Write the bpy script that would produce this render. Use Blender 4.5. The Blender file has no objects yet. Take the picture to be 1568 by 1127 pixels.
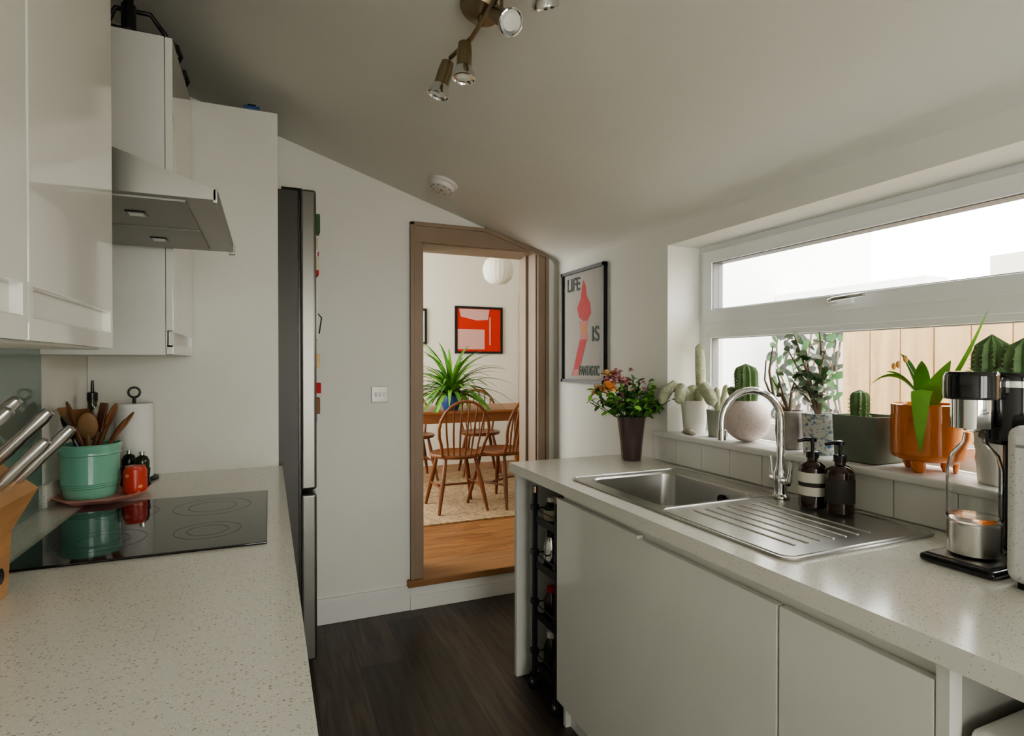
import bpy, bmesh, math, random
from mathutils import Vector, Matrix, Euler
random.seed(7)
sc = bpy.context.scene
V = Vector

# ---------------------------------------------------------------- materials
def nodes(name):
    m = bpy.data.materials.new(name); m.use_nodes = True
    nt = m.node_tree
    return m, nt, nt.nodes['Principled BSDF']

def mat(name, col, rough=.5, metal=0., bump=0., bscale=60., var=0., vscale=8., coat=0., trans=0., sss=0., ior=1.45, stretch=None):
    m, nt, b = nodes(name)
    b.inputs['Base Color'].default_value = (*col, 1)
    b.inputs['Roughness'].default_value = rough
    b.inputs['Metallic'].default_value = metal
    b.inputs['Coat Weight'].default_value = coat
    b.inputs['Coat Roughness'].default_value = .05
    b.inputs['Transmission Weight'].default_value = trans
    b.inputs['IOR'].default_value = ior
    tc = nt.nodes.new('ShaderNodeTexCoord')
    mp = nt.nodes.new('ShaderNodeMapping')
    nt.links.new(tc.outputs['Object'], mp.inputs['Vector'])
    if stretch: mp.inputs['Scale'].default_value = stretch
    n = nt.nodes.new('ShaderNodeTexNoise'); n.inputs['Scale'].default_value = vscale; n.inputs['Detail'].default_value = 4
    nt.links.new(mp.outputs[0], n.inputs['Vector'])
    r = nt.nodes.new('ShaderNodeValToRGB')
    v = max(var, .01)
    r.color_ramp.elements[0].position = .3; r.color_ramp.elements[1].position = .7
    r.color_ramp.elements[0].color = (*[c*(1-v) for c in col], 1)
    r.color_ramp.elements[1].color = (*[min(1, c*(1+v)) for c in col], 1)
    nt.links.new(n.outputs['Fac'], r.inputs['Fac'])
    nt.links.new(r.outputs['Color'], b.inputs['Base Color'])
    if bump:
        n2 = nt.nodes.new('ShaderNodeTexNoise'); n2.inputs['Scale'].default_value = bscale; n2.inputs['Detail'].default_value = 3
        nt.links.new(mp.outputs[0], n2.inputs['Vector'])
        bp = nt.nodes.new('ShaderNodeBump'); bp.inputs['Strength'].default_value = bump; bp.inputs['Distance'].default_value = .01
        nt.links.new(n2.outputs['Fac'], bp.inputs['Height']); nt.links.new(bp.outputs[0], b.inputs['Normal'])
    return m

def speckle(name, base, cols, scale=150, rough=.15, thr=.62, coat=.0, size=.32):
    m, nt, b = nodes(name)
    tc = nt.nodes.new('ShaderNodeTexCoord')
    cur = None
    prev = nt.nodes.new('ShaderNodeRGB'); prev.outputs[0].default_value = (*base, 1); cur = prev.outputs[0]
    for i, c in enumerate(cols):
        mp = nt.nodes.new('ShaderNodeMapping'); mp.inputs['Location'].default_value = (i*3.1, i*1.7, i*.9)
        mp.inputs['Scale'].default_value = (1, .6, 1) if i % 2 else (.6, 1, 1)
        nt.links.new(tc.outputs['Object'], mp.inputs[0])
        vo = nt.nodes.new('ShaderNodeTexVoronoi'); vo.inputs['Scale'].default_value = scale*(1+.35*i)
        nt.links.new(mp.outputs[0], vo.inputs['Vector'])
        sp = nt.nodes.new('ShaderNodeSeparateColor'); nt.links.new(vo.outputs['Color'], sp.inputs[0])
        g = nt.nodes.new('ShaderNodeMath'); g.operation = 'GREATER_THAN'; g.inputs[1].default_value = thr; nt.links.new(sp.outputs[0], g.inputs[0])
        l = nt.nodes.new('ShaderNodeMath'); l.operation = 'LESS_THAN'; l.inputs[1].default_value = size; nt.links.new(vo.outputs['Distance'], l.inputs[0])
        mu = nt.nodes.new('ShaderNodeMath'); mu.operation = 'MULTIPLY'; nt.links.new(g.outputs[0], mu.inputs[0]); nt.links.new(l.outputs[0], mu.inputs[1])
        mx = nt.nodes.new('ShaderNodeMix'); mx.data_type = 'RGBA'
        nt.links.new(mu.outputs[0], mx.inputs[0]); nt.links.new(cur, mx.inputs[6]); mx.inputs[7].default_value = (*c, 1)
        cur = mx.outputs[2]
    nt.links.new(cur, b.inputs['Base Color'])
    b.inputs['Roughness'].default_value = rough; b.inputs['Coat Weight'].default_value = coat
    return m

def planks(name, c1, c2, gap, w=.16, L=1.2, rough=.45, rot=90, gl=14):
    m, nt, b = nodes(name)
    tc = nt.nodes.new('ShaderNodeTexCoord')
    mp = nt.nodes.new('ShaderNodeMapping'); mp.inputs['Rotation'].default_value = (0, 0, math.radians(rot))
    nt.links.new(tc.outputs['Object'], mp.inputs[0])
    br = nt.nodes.new('ShaderNodeTexBrick'); br.inputs['Scale'].default_value = 1
    br.inputs['Brick Width'].default_value = L; br.inputs['Row Height'].default_value = w
    br.inputs['Mortar Size'].default_value = .0015; br.offset = .37
    br.inputs['Color1'].default_value = (*c1, 1); br.inputs['Color2'].default_value = (*c2, 1); br.inputs['Mortar'].default_value = (*gap, 1)
    nt.links.new(mp.outputs[0], br.inputs['Vector'])
    mp2 = nt.nodes.new('ShaderNodeMapping'); mp2.inputs['Scale'].default_value = (1.2, gl, 1)
    nt.links.new(mp.outputs[0], mp2.inputs[0])
    n = nt.nodes.new('ShaderNodeTexNoise'); n.inputs['Scale'].default_value = 3; n.inputs['Detail'].default_value = 8; n.inputs['Distortion'].default_value = .6
    nt.links.new(mp2.outputs[0], n.inputs['Vector'])
    r = nt.nodes.new('ShaderNodeValToRGB'); r.color_ramp.elements[0].position = .3; r.color_ramp.elements[1].position = .75
    r.color_ramp.elements[0].color = (.5, .5, .5, 1); r.color_ramp.elements[1].color = (1.4, 1.4, 1.4, 1)
    nt.links.new(n.outputs['Fac'], r.inputs[0])
    mx = nt.nodes.new('ShaderNodeMix'); mx.data_type = 'RGBA'; mx.blend_type = 'MULTIPLY'; mx.inputs[0].default_value = 1
    nt.links.new(br.outputs['Color'], mx.inputs[6]); nt.links.new(r.outputs[0], mx.inputs[7])
    nt.links.new(mx.outputs[2], b.inputs['Base Color']); b.inputs['Roughness'].default_value = rough
    return m

def pane_mat(name):
    m = bpy.data.materials.new(name); m.use_nodes = True; nt = m.node_tree; nt.nodes.clear()
    o = nt.nodes.new('ShaderNodeOutputMaterial'); t = nt.nodes.new('ShaderNodeBsdfTransparent'); g = nt.nodes.new('ShaderNodeBsdfGlossy')
    g.inputs['Roughness'].default_value = .02
    mx = nt.nodes.new('ShaderNodeMixShader'); mx.inputs[0].default_value = .05
    nt.links.new(t.outputs[0], mx.inputs[1]); nt.links.new(g.outputs[0], mx.inputs[2]); nt.links.new(mx.outputs[0], o.inputs[0])
    return m

def brickm(name, c1, c2, mo):
    m, nt, b = nodes(name)
    tc = nt.nodes.new('ShaderNodeTexCoord'); mp = nt.nodes.new('ShaderNodeMapping'); mp.inputs['Rotation'].default_value = (math.radians(90), 0, math.radians(90))
    nt.links.new(tc.outputs['Object'], mp.inputs[0])
    br = nt.nodes.new('ShaderNodeTexBrick'); br.inputs['Scale'].default_value = 4
    br.inputs['Color1'].default_value = (*c1, 1); br.inputs['Color2'].default_value = (*c2, 1); br.inputs['Mortar'].default_value = (*mo, 1)
    nt.links.new(mp.outputs[0], br.inputs['Vector']); nt.links.new(br.outputs['Color'], b.inputs['Base Color']); b.inputs['Roughness'].default_value = .9
    return m

M_wall = mat('wall_paint', (.79, .78, .715), .75, bump=.06, bscale=40, var=.02, vscale=2)
M_ceil = mat('ceiling_paint', (.75, .74, .68), .8, bump=.05, bscale=30, var=.02, vscale=2)
M_trimw = mat('white_trim', (.80, .79, .75), .4, var=.01)
M_taupe = mat('taupe_paint', (.31, .225, .16), .45, var=.06, vscale=5)
M_gloss = mat('cabinet_gloss', (.80, .79, .73), .1, coat=.8, var=.01)
M_carc = mat('cabinet_carcass', (.73, .72, .67), .4, var=.01)
M_carc_shade = mat('carcass_shaded', (.38, .37, .34), .5, var=.01)  # carcass colour darkened to paint in the shade under the worktop
M_panel = mat('panel_satin', (.70, .69, .625), .45, var=.015)
M_top = speckle('worktop_quartz', (.78, .76, .685), [(.44, .40, .32), (.92, .90, .85), (.50, .46, .38)], 225, .16, .70, size=.28)
M_hob = mat('hob_glass', (.006, .006, .007), .05, coat=.3)
M_hobring = mat('hob_ring', (.05, .05, .05), .3)
M_steel = mat('brushed_steel', (.60, .59, .57), .28, 1, bump=.02, bscale=200)
M_hoodst = mat('hood_steel', (.32, .31, .28), .38, .9)
M_hoodun = mat('hood_mesh', (.40, .39, .36), .5, .6, bump=.3, bscale=400)
M_chrome = mat('chrome', (.75, .75, .75), .07, 1)
M_brass = mat('aged_brass', (.30, .235, .15), .3, .9)
M_black = mat('black_plastic', (.012, .012, .013), .25)
M_blackg = mat('black_gloss', (.010, .010, .011), .08, coat=.5)
M_bag = mat('black_bag_fabric', (.02, .02, .022), .4, bump=.8, bscale=25)
M_iron = mat('black_iron', (.018, .018, .02), .4)
M_fr_side = mat('fridge_side', (.06, .056, .047), .4, .2)
M_fr_door = mat('fridge_door', (.19, .182, .162), .3, .85)
M_splash = mat('splashback_glass', (.17, .235, .205), .08, coat=.4)
M_floor = planks('dark_laminate', (.052, .038, .030), (.100, .074, .057), (.018, .013, .010), .19, 1.1, .36, rot=90)
M_oak = planks('oak_floor', (.26, .11, .038), (.36, .165, .06), (.12, .06, .025), .13, 1.4, .4, rot=0)
M_rug = mat('jute_rug', (.46, .32, .185), .95, bump=1., bscale=120, var=.35, vscale=35, stretch=(1, 1, 1))
M_chair = mat('chair_wood', (.17, .058, .019), .35, var=.3, vscale=10, stretch=(1, 1, .2))
M_tablew = mat('table_wood', (.33, .13, .045), .35, var=.25, vscale=5, stretch=(.3, 3, 1))
M_thresh = mat('threshold_wood', (.33, .165, .07), .4, var=.2, stretch=(.3, 4, 1))
M_fence = mat('fence_wood', (.52, .35, .19), .8, bump=.2, bscale=20, var=.18, vscale=9, stretch=(1, 3, .25))
M_render = mat('white_render', (.93, .93, .92), .9, bump=.2, bscale=50)
M_ground = mat('paving', (.68, .67, .64), .9, var=.1)
M_brick = brickm('old_brick', (.40, .27, .23), (.52, .42, .36), (.6, .58, .54))
M_upvc = mat('upvc', (.86, .87, .86), .3, var=.01)
M_gasket = mat('gasket', (.25, .25, .25), .6)
M_pane = pane_mat('window_pane')
M_sill = mat('sill_paint', (.84, .825, .79), .35, var=.01)
M_tile = mat('tile_glaze', (.84, .83, .79), .12, coat=.4, var=.02)
M_grout = mat('grout', (.50, .49, .46), .8)
M_black_fr = mat('black_frame', (.012, .012, .012), .4)
M_poster = mat('poster_paper', (.36, .33, .285), .6, var=.04, vscale=4)
M_red = mat('red_ink', (.50, .012, .015), .6)
M_redart = mat('red_art', (.62, .035, .018), .5, var=.05)
M_pinkart = mat('pink_art', (.70, .40, .36), .6)
M_pink = mat('pink_ink', (.50, .17, .15), .6)
M_orange = mat('orange_ink', (.60, .20, .03), .6)
M_green_ink = mat('green_ink', (.008, .04, .028), .6)
M_paperw = mat('paper_white', (.80, .79, .76), .9, bump=.3, bscale=90)
M_teal = mat('teal_enamel', (.22, .50, .37), .2, coat=.5)
M_tray = mat('pink_tray', (.85, .40, .34), .4)
M_redpot = speckle('red_patterned', (.60, .06, .035), [(.85, .35, .2)], 60, .3, .3)
M_wood1 = mat('utensil_wood', (.22, .09, .035), .5, var=.3)
M_wood2 = mat('utensil_olivewood', (.30, .17, .08), .5, var=.3)
M_block = mat('knife_block_beech', (.50, .27, .115), .4, var=.2, vscale=6, stretch=(1, 1, 6))
M_glassdk = mat('oil_bottle_glass', (.02, .035, .012), .06, coat=.3)
M_label = mat('label', (.6, .55, .42), .6)
M_amber = mat('amber_bottle', (.03, .012, .006), .07, coat=.5)
M_labelb = mat('bottle_label', (.72, .70, .60), .6)
M_labelk = mat('bottle_label_dark', (.05, .045, .04), .6)
M_leaf = mat('leaf_green', (.085, .22, .035), .45, var=.35, vscale=15)
M_leaf2 = mat('leaf_bright', (.20, .44, .06), .35, var=.25, vscale=10)
M_leafd = mat('leaf_dark', (.05, .13, .045), .5, var=.3, vscale=15)
M_leafj = mat('leaf_jade', (.17, .24, .15), .3, var=.25, vscale=15)
M_leafp = mat('leaf_backlit', (.50, .55, .46), .4, var=.2, vscale=15)  # paler leaf colour paints in the backlight from the window
M_leafs = mat('leaf_dark_grey', (.05, .06, .05), .5, var=.2, vscale=15)  # dark grey leaves of the climber
M_cact = mat('cactus_green', (.13, .22, .09), .6, var=.3, vscale=25)
M_cactp = mat('cactus_pale', (.52, .54, .38), .85, var=.15, vscale=40, bump=.8, bscale=150)
M_spine = mat('cactus_spine', (.55, .48, .33), .7)
M_soil = mat('soil', (.05, .035, .025), .95, bump=.6)
M_stem = mat('stem', (.20, .15, .10), .7)
M_potw = mat('pot_white', (.74, .71, .65), .5, var=.03)
M_potg = mat('pot_greygreen', (.38, .40, .33), .6, var=.1)
M_potgd = mat('pot_square', (.17, .19, .15), .6, var=.12, vscale=12)
M_sph = speckle('pot_blush', (.68, .57, .53), [(.58, .46, .42), (.74, .66, .62)], 120, .6, .5)
M_potgrey = mat('pot_taupe', (.33, .30, .27), .5, var=.2, vscale=30)
M_potblue = speckle('pot_blue_terrazzo', (.62, .62, .58), [(.12, .20, .35), (.25, .35, .45), (.45, .40, .30)], 75, .4, .45, size=.4)
M_orpot = mat('pot_orange_glaze', (.66, .18, .012), .12, coat=.7, var=.08, vscale=8)
M_fpink = mat('petal_pink', (.58, .27, .29), .7, var=.2)
M_forange = mat('petal_orange', (.86, .47, .18), .7, var=.15)
M_fyel = mat('petal_cream', (.84, .60, .30), .7, var=.2)
M_vase = mat('vase_smoked', (.13, .08, .08), .1, coat=.5, trans=.3)
M_glass = mat('clear_glass', (.95, .96, .95), .02, trans=1, ior=1.35)
M_shade = mat('lamp_shade', (.84, .81, .72), .8)
M_lampglass = mat('spot_lens', (.85, .85, .82), .15)
M_detect = mat('detector_plastic', (.72, .70, .65), .4)
M_switch = mat('switch_metal', (.40, .39, .36), .35, .5)
M_blue = mat('blue_ceramic', (.04, .09, .25), .3)
M_appl = speckle('appliance_white', (.70, .69, .66), [(.45, .45, .43)], 200, .4, .7)
M_wine = mat('wine_bottle', (.02, .04, .02), .1)
M_stone = mat('pebble', (.55, .50, .44), .7, var=.2)

# ---------------------------------------------------------------- mesh builder
class MB:
    def __init__(s): s.v = []; s.f = []; s.m = []; s.mats = []
    def mi(s, m):
        if m not in s.mats: s.mats.append(m)
        return s.mats.index(m)
    def add(s, verts, faces, m, M=None):
        o = len(s.v); k = s.mi(m)
        for p in verts:
            p = V(p); s.v.append(M @ p if M else p)
        for f in faces: s.f.append([i+o for i in f]); s.m.append(k)
    def box(s, x0, x1, y0, y1, z0, z1, m, bev=0, seg=2, M=None):
        if not bev:
            vs = [(x, y, z) for x in (x0, x1) for y in (y0, y1) for z in (z0, z1)]
            fs = [(0, 1, 3, 2), (4, 6, 7, 5), (0, 4, 5, 1), (2, 3, 7, 6), (0, 2, 6, 4), (1, 5, 7, 3)]
            s.add(vs, fs, m, M); return
        bm = bmesh.new(); bmesh.ops.create_cube(bm, size=1)
        for v in bm.verts:
            v.co = V(((x0+x1)/2+v.co.x*(x1-x0), (y0+y1)/2+v.co.y*(y1-y0), (z0+z1)/2+v.co.z*(z1-z0)))
        bmesh.ops.bevel(bm, geom=bm.edges[:], offset=bev, segments=seg, profile=.5, affect='EDGES')
        bm.verts.index_update()
        s.add([v.co.copy() for v in bm.verts], [[v.index for v in f.verts] for f in bm.faces], m, M); bm.free()
    def prism(s, pf, y0, y1, m, M=None):
        n = len(pf); vs = [(x, y0, z) for x, z in pf]+[(x, y1, z) for x, z in pf]
        s.add(vs, [list(range(n)), list(range(n, 2*n))]+[(i, (i+1) % n, n+(i+1) % n, n+i) for i in range(n)], m, M)
    def lathe(s, prof, c, m, seg=28, M=None, ribs=0, amp=0, sx=1, sy=1):
        vs = []; fs = []; n = len(prof)
        for r, z in prof:
            for i in range(seg):
                a = 2*math.pi*i/seg
                k = 1+(amp*math.cos(ribs*a) if ribs else 0)
                vs.append((r*k*math.cos(a)*sx, r*k*math.sin(a)*sy, z))
        for j in range(n-1):
            for i in range(seg):
                i2 = (i+1) % seg
                fs.append((j*seg+i, j*seg+i2, (j+1)*seg+i2, (j+1)*seg+i))
        if prof[0][0] > 1e-4: fs.append(list(range(seg))[::-1])
        if prof[-1][0] > 1e-4: fs.append([(n-1)*seg+i for i in range(seg)])
        T = Matrix.Translation(V(c))
        s.add(vs, fs, m, T @ M if M else T)
    def tube(s, pts, r, m, seg=8):
        pts = [V(p) for p in pts]; n = len(pts)
        if not isinstance(r, (list, tuple)): r = [r]*n
        t = (pts[1]-pts[0]).normalized()
        u = t.orthogonal().normalized(); vs = []; fs = []
        for i, p in enumerate(pts):
            a = pts[max(0, i-1)]; b = pts[min(n-1, i+1)]
            t2 = (b-a).normalized()
            u = (u - t2*u.dot(t2))
            u = u.normalized() if u.length > 1e-6 else t2.orthogonal().normalized()
            w = t2.cross(u)
            for k in range(seg):
                an = 2*math.pi*k/seg
                vs.append(p+(u*math.cos(an)+w*math.sin(an))*r[i])
        for j in range(n-1):
            for k in range(seg):
                k2 = (k+1) % seg
                fs.append((j*seg+k, j*seg+k2, (j+1)*seg+k2, (j+1)*seg+k))
        fs.append(list(range(seg))[::-1]); fs.append([(n-1)*seg+k for k in range(seg)])
        s.add(vs, fs, m)
    def sph(s, c, r, m, seg=16, rings=10, M=None):
        if not isinstance(r, (list, tuple)): r = (r, r, r)
        vs = []; fs = []
        for j in range(rings+1):
            ph = math.pi*j/rings
            for i in range(seg):
                a = 2*math.pi*i/seg
                rr = max(math.sin(ph), .001)
                p = V((r[0]*rr*math.cos(a), r[1]*rr*math.sin(a), r[2]*math.cos(ph)))
                if M: p = M @ p
                vs.append(p+V(c))
        for j in range(rings):
            for i in range(seg):
                i2 = (i+1) % seg
                fs.append((j*seg+i, (j+1)*seg+i, (j+1)*seg+i2, j*seg+i2))
        s.add(vs, fs, m)
    def blade(s, pts, ws, m, side=None, fold=.25):
        pts = [V(p) for p in pts]; n = len(pts); vs = []; fs = []
        for i, p in enumerate(pts):
            t = (pts[min(n-1, i+1)]-pts[max(0, i-1)]).normalized()
            sd = V(side) if side is not None else t.cross(V((0, 0, 1)))
            if sd.length < 1e-3: sd = V((1, 0, 0))
            sd.normalize(); nn = sd.cross(t)
            w = ws[i]
            vs += [p-sd*w+nn*w*fold, p, p+sd*w+nn*w*fold]
        for i in range(n-1):
            a = i*3; b = a+3
            fs += [(a, a+1, b+1, b), (a+1, a+2, b+2, b+1)]
        s.add(vs, fs, m)
    def oval(s, c, d, nrm, L, W, m):
        d = V(d).normalized(); nrm = V(nrm); sd = d.cross(nrm)
        if sd.length < 1e-3: sd = d.orthogonal()
        sd.normalize(); up = sd.cross(d); c = V(c)
        prof = [(0, .12), (.25, .8), (.55, 1), (.8, .7), (1, .08)]
        s.blade([c+d*L*a+up*(-L*.25*a*a) for a, b in prof], [W*b for a, b in prof], m, side=sd, fold=.2)
    def poly(s, pts, m): s.add(pts, [list(range(len(pts)))], m)
    def done(s, name, angle=38, recalc=True, wn=True):
        xs = [p.x for p in s.v]; ys = [p.y for p in s.v]; zs = [p.z for p in s.v]
        o = V(((min(xs)+max(xs))/2, (min(ys)+max(ys))/2, min(zs)))
        me = bpy.data.meshes.new(name)
        me.from_pydata([p-o for p in s.v], [], s.f)
        for m in s.mats: me.materials.append(m)
        me.polygons.foreach_set('material_index', s.m)
        if recalc:
            bm = bmesh.new(); bm.from_mesh(me); bmesh.ops.recalc_face_normals(bm, faces=bm.faces[:]); bm.to_mesh(me); bm.free()
        me.polygons.foreach_set('use_smooth', [True]*len(me.polygons))
        me.set_sharp_from_angle(angle=math.radians(angle))
        me.update()
        ob = bpy.data.objects.new(name, me); ob.location = o
        sc.collection.objects.link(ob)
        if wn:
            md = ob.modifiers.new('wn', 'WEIGHTED_NORMAL'); md.keep_sharp = True; md.weight = 100
        return ob

def rrect(x0, x1, y0, y1, r, z, n=6):
    pts = []
    for cx, cy, a0 in ((x1-r, y1-r, 0), (x0+r, y1-r, 90), (x0+r, y0+r, 180), (x1-r, y0+r, 270)):
        for i in range(n+1):
            a = math.radians(a0+90*i/n); pts.append(V((cx+r*math.cos(a), cy+r*math.sin(a), z)))
    return pts

WX0, WX1 = -.61, 1.555     # kitchen left / right wall planes
YB = 3.03                  # back wall plane
YR = -2.2                  # rear wall plane
# ---------------------------------------------------------------- shell
b = MB(); b.box(-.8, 1.9, YR-.2, YB+.02, -.1, 0, M_floor); b.done('floor')
b = MB(); b.box(WX0-.2, WX0, YR-.2, YB, 0, 2.9, M_wall); b.done('wall_left')
b = MB()
WY0, WY1, WZ0, WZ1 = .22, 1.977, 1.008, 1.818
b.box(WX1, WX1+.30, YR-.2, WY0, 0, 2.1, M_wall); b.box(WX1, WX1+.30, WY1, YB, 0, 2.1, M_wall)
b.box(WX1, WX1+.30, WY0, WY1, 0, WZ0, M_wall); b.box(WX1, WX1+.30, WY0, WY1, WZ1, 2.1, M_wall)
b.done('wall_right', wn=False)
b = MB()
DX0, DX1, DZ0, DZ1 = .755, 1.447, .16, 1.972; YB2 = 3.263
b.box(-.9, DX0, YB, YB2, 0, 3., M_wall); b.box(DX1, 4.3, YB, YB2, 0, 3., M_wall)
b.box(DX0, DX1, YB, YB2, DZ1, 3., M_wall); b.box(DX0, DX1, YB+.003, YB2, 0, DZ0-.02, M_trimw)
b.done('wall_back', wn=False)
b = MB()
b.box(WX0-.2, -.25, YR-.2, YR, 0, 2.9, M_wall); b.box(1.35, WX1+.3, YR-.2, YR, 0, 2.9, M_wall); b.box(-.25, 1.35, YR-.2, YR, 2.1, 2.9, M_wall)
b.done('wall_rear', wn=False)
prof = [(-.81, 2.444+.325*.81), (1.44, 2.444-.325*1.44)]
p0, p1, p2 = V((1.44, 1.976)), V((1.555, 1.939)), V((1.5555, 1.895))
for i in range(1, 9):
    t = i/8; q = p0*(1-t)**2+p1*2*t*(1-t)+p2*t*t; prof.append((q.x, q.y))
prof += [(1.60, 1.895), (1.86, 2.0), (1.86, 2.2), (-.81, 3.0)]
b = MB(); b.prism(prof, YR-.2, YB, M_ceil); b.done('ceiling', 30)
b = MB()
for x0, x1 in ((-.25, -.17), (.51, .59), (1.27, 1.35)): b.box(x0, x1, YR-.12, YR-.05, 0, 2.1, M_upvc)
b.box(-.17, .51, YR-.12, YR-.05, 2.02, 2.1, M_upvc); b.box(.59, 1.27, YR-.12, YR-.05, 2.02, 2.1, M_upvc)
b.box(-.17, .51, YR-.12, YR-.05, 0, .1, M_upvc); b.box(.59, 1.27, YR-.12, YR-.05, 0, .1, M_upvc)
b.box(-.17, .51, YR-.09, YR-.085, .1, 2.02, M_pane); b.box(.59, 1.27, YR-.09, YR-.085, .1, 2.02, M_pane)
b.done('door_1')

b = MB(); b.box(.19, .69, YB-.016, YB, 0, .12, M_trimw, .004); b.box(.19, .69, YB-.011, YB, .115, .13, M_trimw); b.done('baseboard_back')
b = MB(); b.box(.69, 1.52, YB-.02, YB+.001, 0, .075, M_trimw, .004); b.box(.69, 1.52, YB-.014, YB+.001, .07, .125, M_trimw, .003); b.done('baseboard_step')
b = MB(); b.box(.675, 1.53, YB-.035, YB2+.02, .125, .163, M_thresh, .006); b.done('trim_threshold')
def ceilz(x): return 2.444-.325*x
b = MB()
AX0, AX1 = .692, 1.512
b.box(AX0+.018, DX0+.003, YB-.018, YB, .163, 1.966, M_taupe, .003); b.box(AX0, AX0+.022, YB-.027, YB, .163, 2.072, M_taupe, .004)
b.box(DX1-.003, AX1-.018, YB-.018, YB, .163, 1.950, M_taupe, .003); b.box(AX1-.022, AX1, YB-.027, YB, .163, ceilz(AX1)-.004, M_taupe, .004)
b.prism([(AX0+.02, 1.966), (AX0+.02, 2.06), (1.17, 2.06), (AX1-.02, ceilz(AX1-.02)), (AX1-.02, 1.95), (DX1, 1.966)], YB-.0175, YB, M_taupe)
b.box(AX0, 1.13, YB-.027, YB, 2.052, 2.073, M_taupe, .004)
b.prism([(1.12, 2.052), (1.12, 2.078), (AX1, ceilz(AX1)-.002), (AX1, ceilz(AX1)-.024)], YB-.025, YB, M_taupe)
b.box(DX0-.001, DX0+.012, YB, YB2, .163, 1.972, M_taupe); b.box(DX1-.012, DX1+.001, YB, YB2, .163, 1.972, M_taupe)
b.box(DX0, DX1, YB, YB2, 1.962, 1.973, M_taupe)
b.box(DX1-.026, DX1-.012, YB+.11, YB+.15, .163, 1.962, M_taupe)
b.done('trim_door_architrave')

# ---------------------------------------------------------------- dining room
b = MB(); b.box(-.3, 4.1, YB2-.0, 6.4, .06, .16, M_oak); b.done('floor_dining')
b = MB(); b.box(-.5, 4.3, 6.3, 6.5, .1, 3., mat('dining_paint', (.80, .75, .65), .8)); b.done('wall_dining_back')
b = MB()
b.box(-.5, -.3, YB2, 3.7, .1, 3, M_wall); b.box(-.5, -.3, 5.9, 6.3, .1, 3, M_wall); b.box(-.5, -.3, 3.7, 5.9, .1, .7, M_wall); b.box(-.5, -.3, 3.7, 5.9, 2.5, 3, M_wall)
b.done('wall_dining_left', wn=False)
b = MB(); b.box(4.1, 4.3, YB2, 6.3, .1, 3, M_wall); b.done('wall_dining_right')
b = MB(); b.box(-.5, 4.3, YB2-.2, 6.5, 2.85, 3.05, M_ceil); b.done('ceiling_dining')
b = MB()
for y in (3.7, 4.77, 5.83): b.box(-.44, -.38, y, y+.07, .7, 2.5, M_upvc)
b.box(-.44, -.38, 3.77, 5.83, .7, .77, M_upvc); b.box(-.44, -.38, 3.77, 5.83, 2.43, 2.5, M_upvc)
b.done('added_dining_window')  # unseen window, added to let daylight into the dining room
b = MB(); b.box(.3, 2.9, 3.97, 5.8, .16, .172, M_rug, .004)
b.done('jute_rug')

def chair(name, loc, rot):
    b = MB(); T = Matrix.Translation(V(loc)) @ Matrix.Rotation(rot, 4, 'Z')
    def P(x, y, z): return T @ V((x, y, z))
    b.lathe([(0, .405), (.17, .405), (.205, .415), (.215, .43), (.205, .442), (.17, .437), (0, .43)], (0, 0, 0), M_chair, 28, M=T)
    feet = {}
    for sx in (-1, 1):
        for sy in (-1, 1):
            a = V((sx*.12, sy*.12, .41)); f = V((sx*.195, sy*.20, 0)); feet[(sx, sy)] = (a, f)
            pts = [T @ a.lerp(f, t) for t in (0, .25, .5, .7, 1)]
            b.tube(pts, [.012, .017, .019, .016, .011], M_chair, 10)
    def L(k, t): a, f = feet[k]; return T @ a.lerp(f, t)
    b.tube([L((-1, -1), .55), L((-1, 1), .55)], .009, M_chair); b.tube([L((1, -1), .55), L((1, 1), .55)], .009, M_chair)
    b.tube([(L((-1, -1), .55)+L((-1, 1), .55))/2, (L((1, -1), .55)+L((1, 1), .55))/2], .009, M_chair)
    def hoop(t):
        a = math.pi*(1.08-1.16*t); x = .2*math.cos(a); zz = .64+.22*math.sin(a)
        return x, zz
    pts = [P(-.155, -.15, .435), P(-.175, -.19, .53)]
    for i in range(13):
        x, z = hoop(i/12); pts.append(P(x, -.17-(z-.44)*.22, z))
    pts += [P(.175, -.19, .53), P(.155, -.15, .435)]
    b.tube(pts, .012, M_chair, 10)
    for i in range(6):
        u = -1+2*i/5; xb = u*.11; xt = u*.155
        zt = .64+.22*math.sqrt(max(0, 1-(xt/.2)**2))
        b.tube([P(xb, -.165, .435), P((xb+xt)/2*1.02, -.2, .6), P(xt, -.17-(zt-.44)*.22, zt)], [.007, .008, .006], M_chair)
    return b.done(name)
chair('dining_chair', (1.37, 4.37, .1722), .0)
chair('dining_chair', (1.77, 4.40, .1722), .55)
chair('dining_chair', (1.32, 5.62, .1722), math.pi)
chair('dining_chair', (2.02, 5.62, .1722), math.pi-.2)

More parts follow.
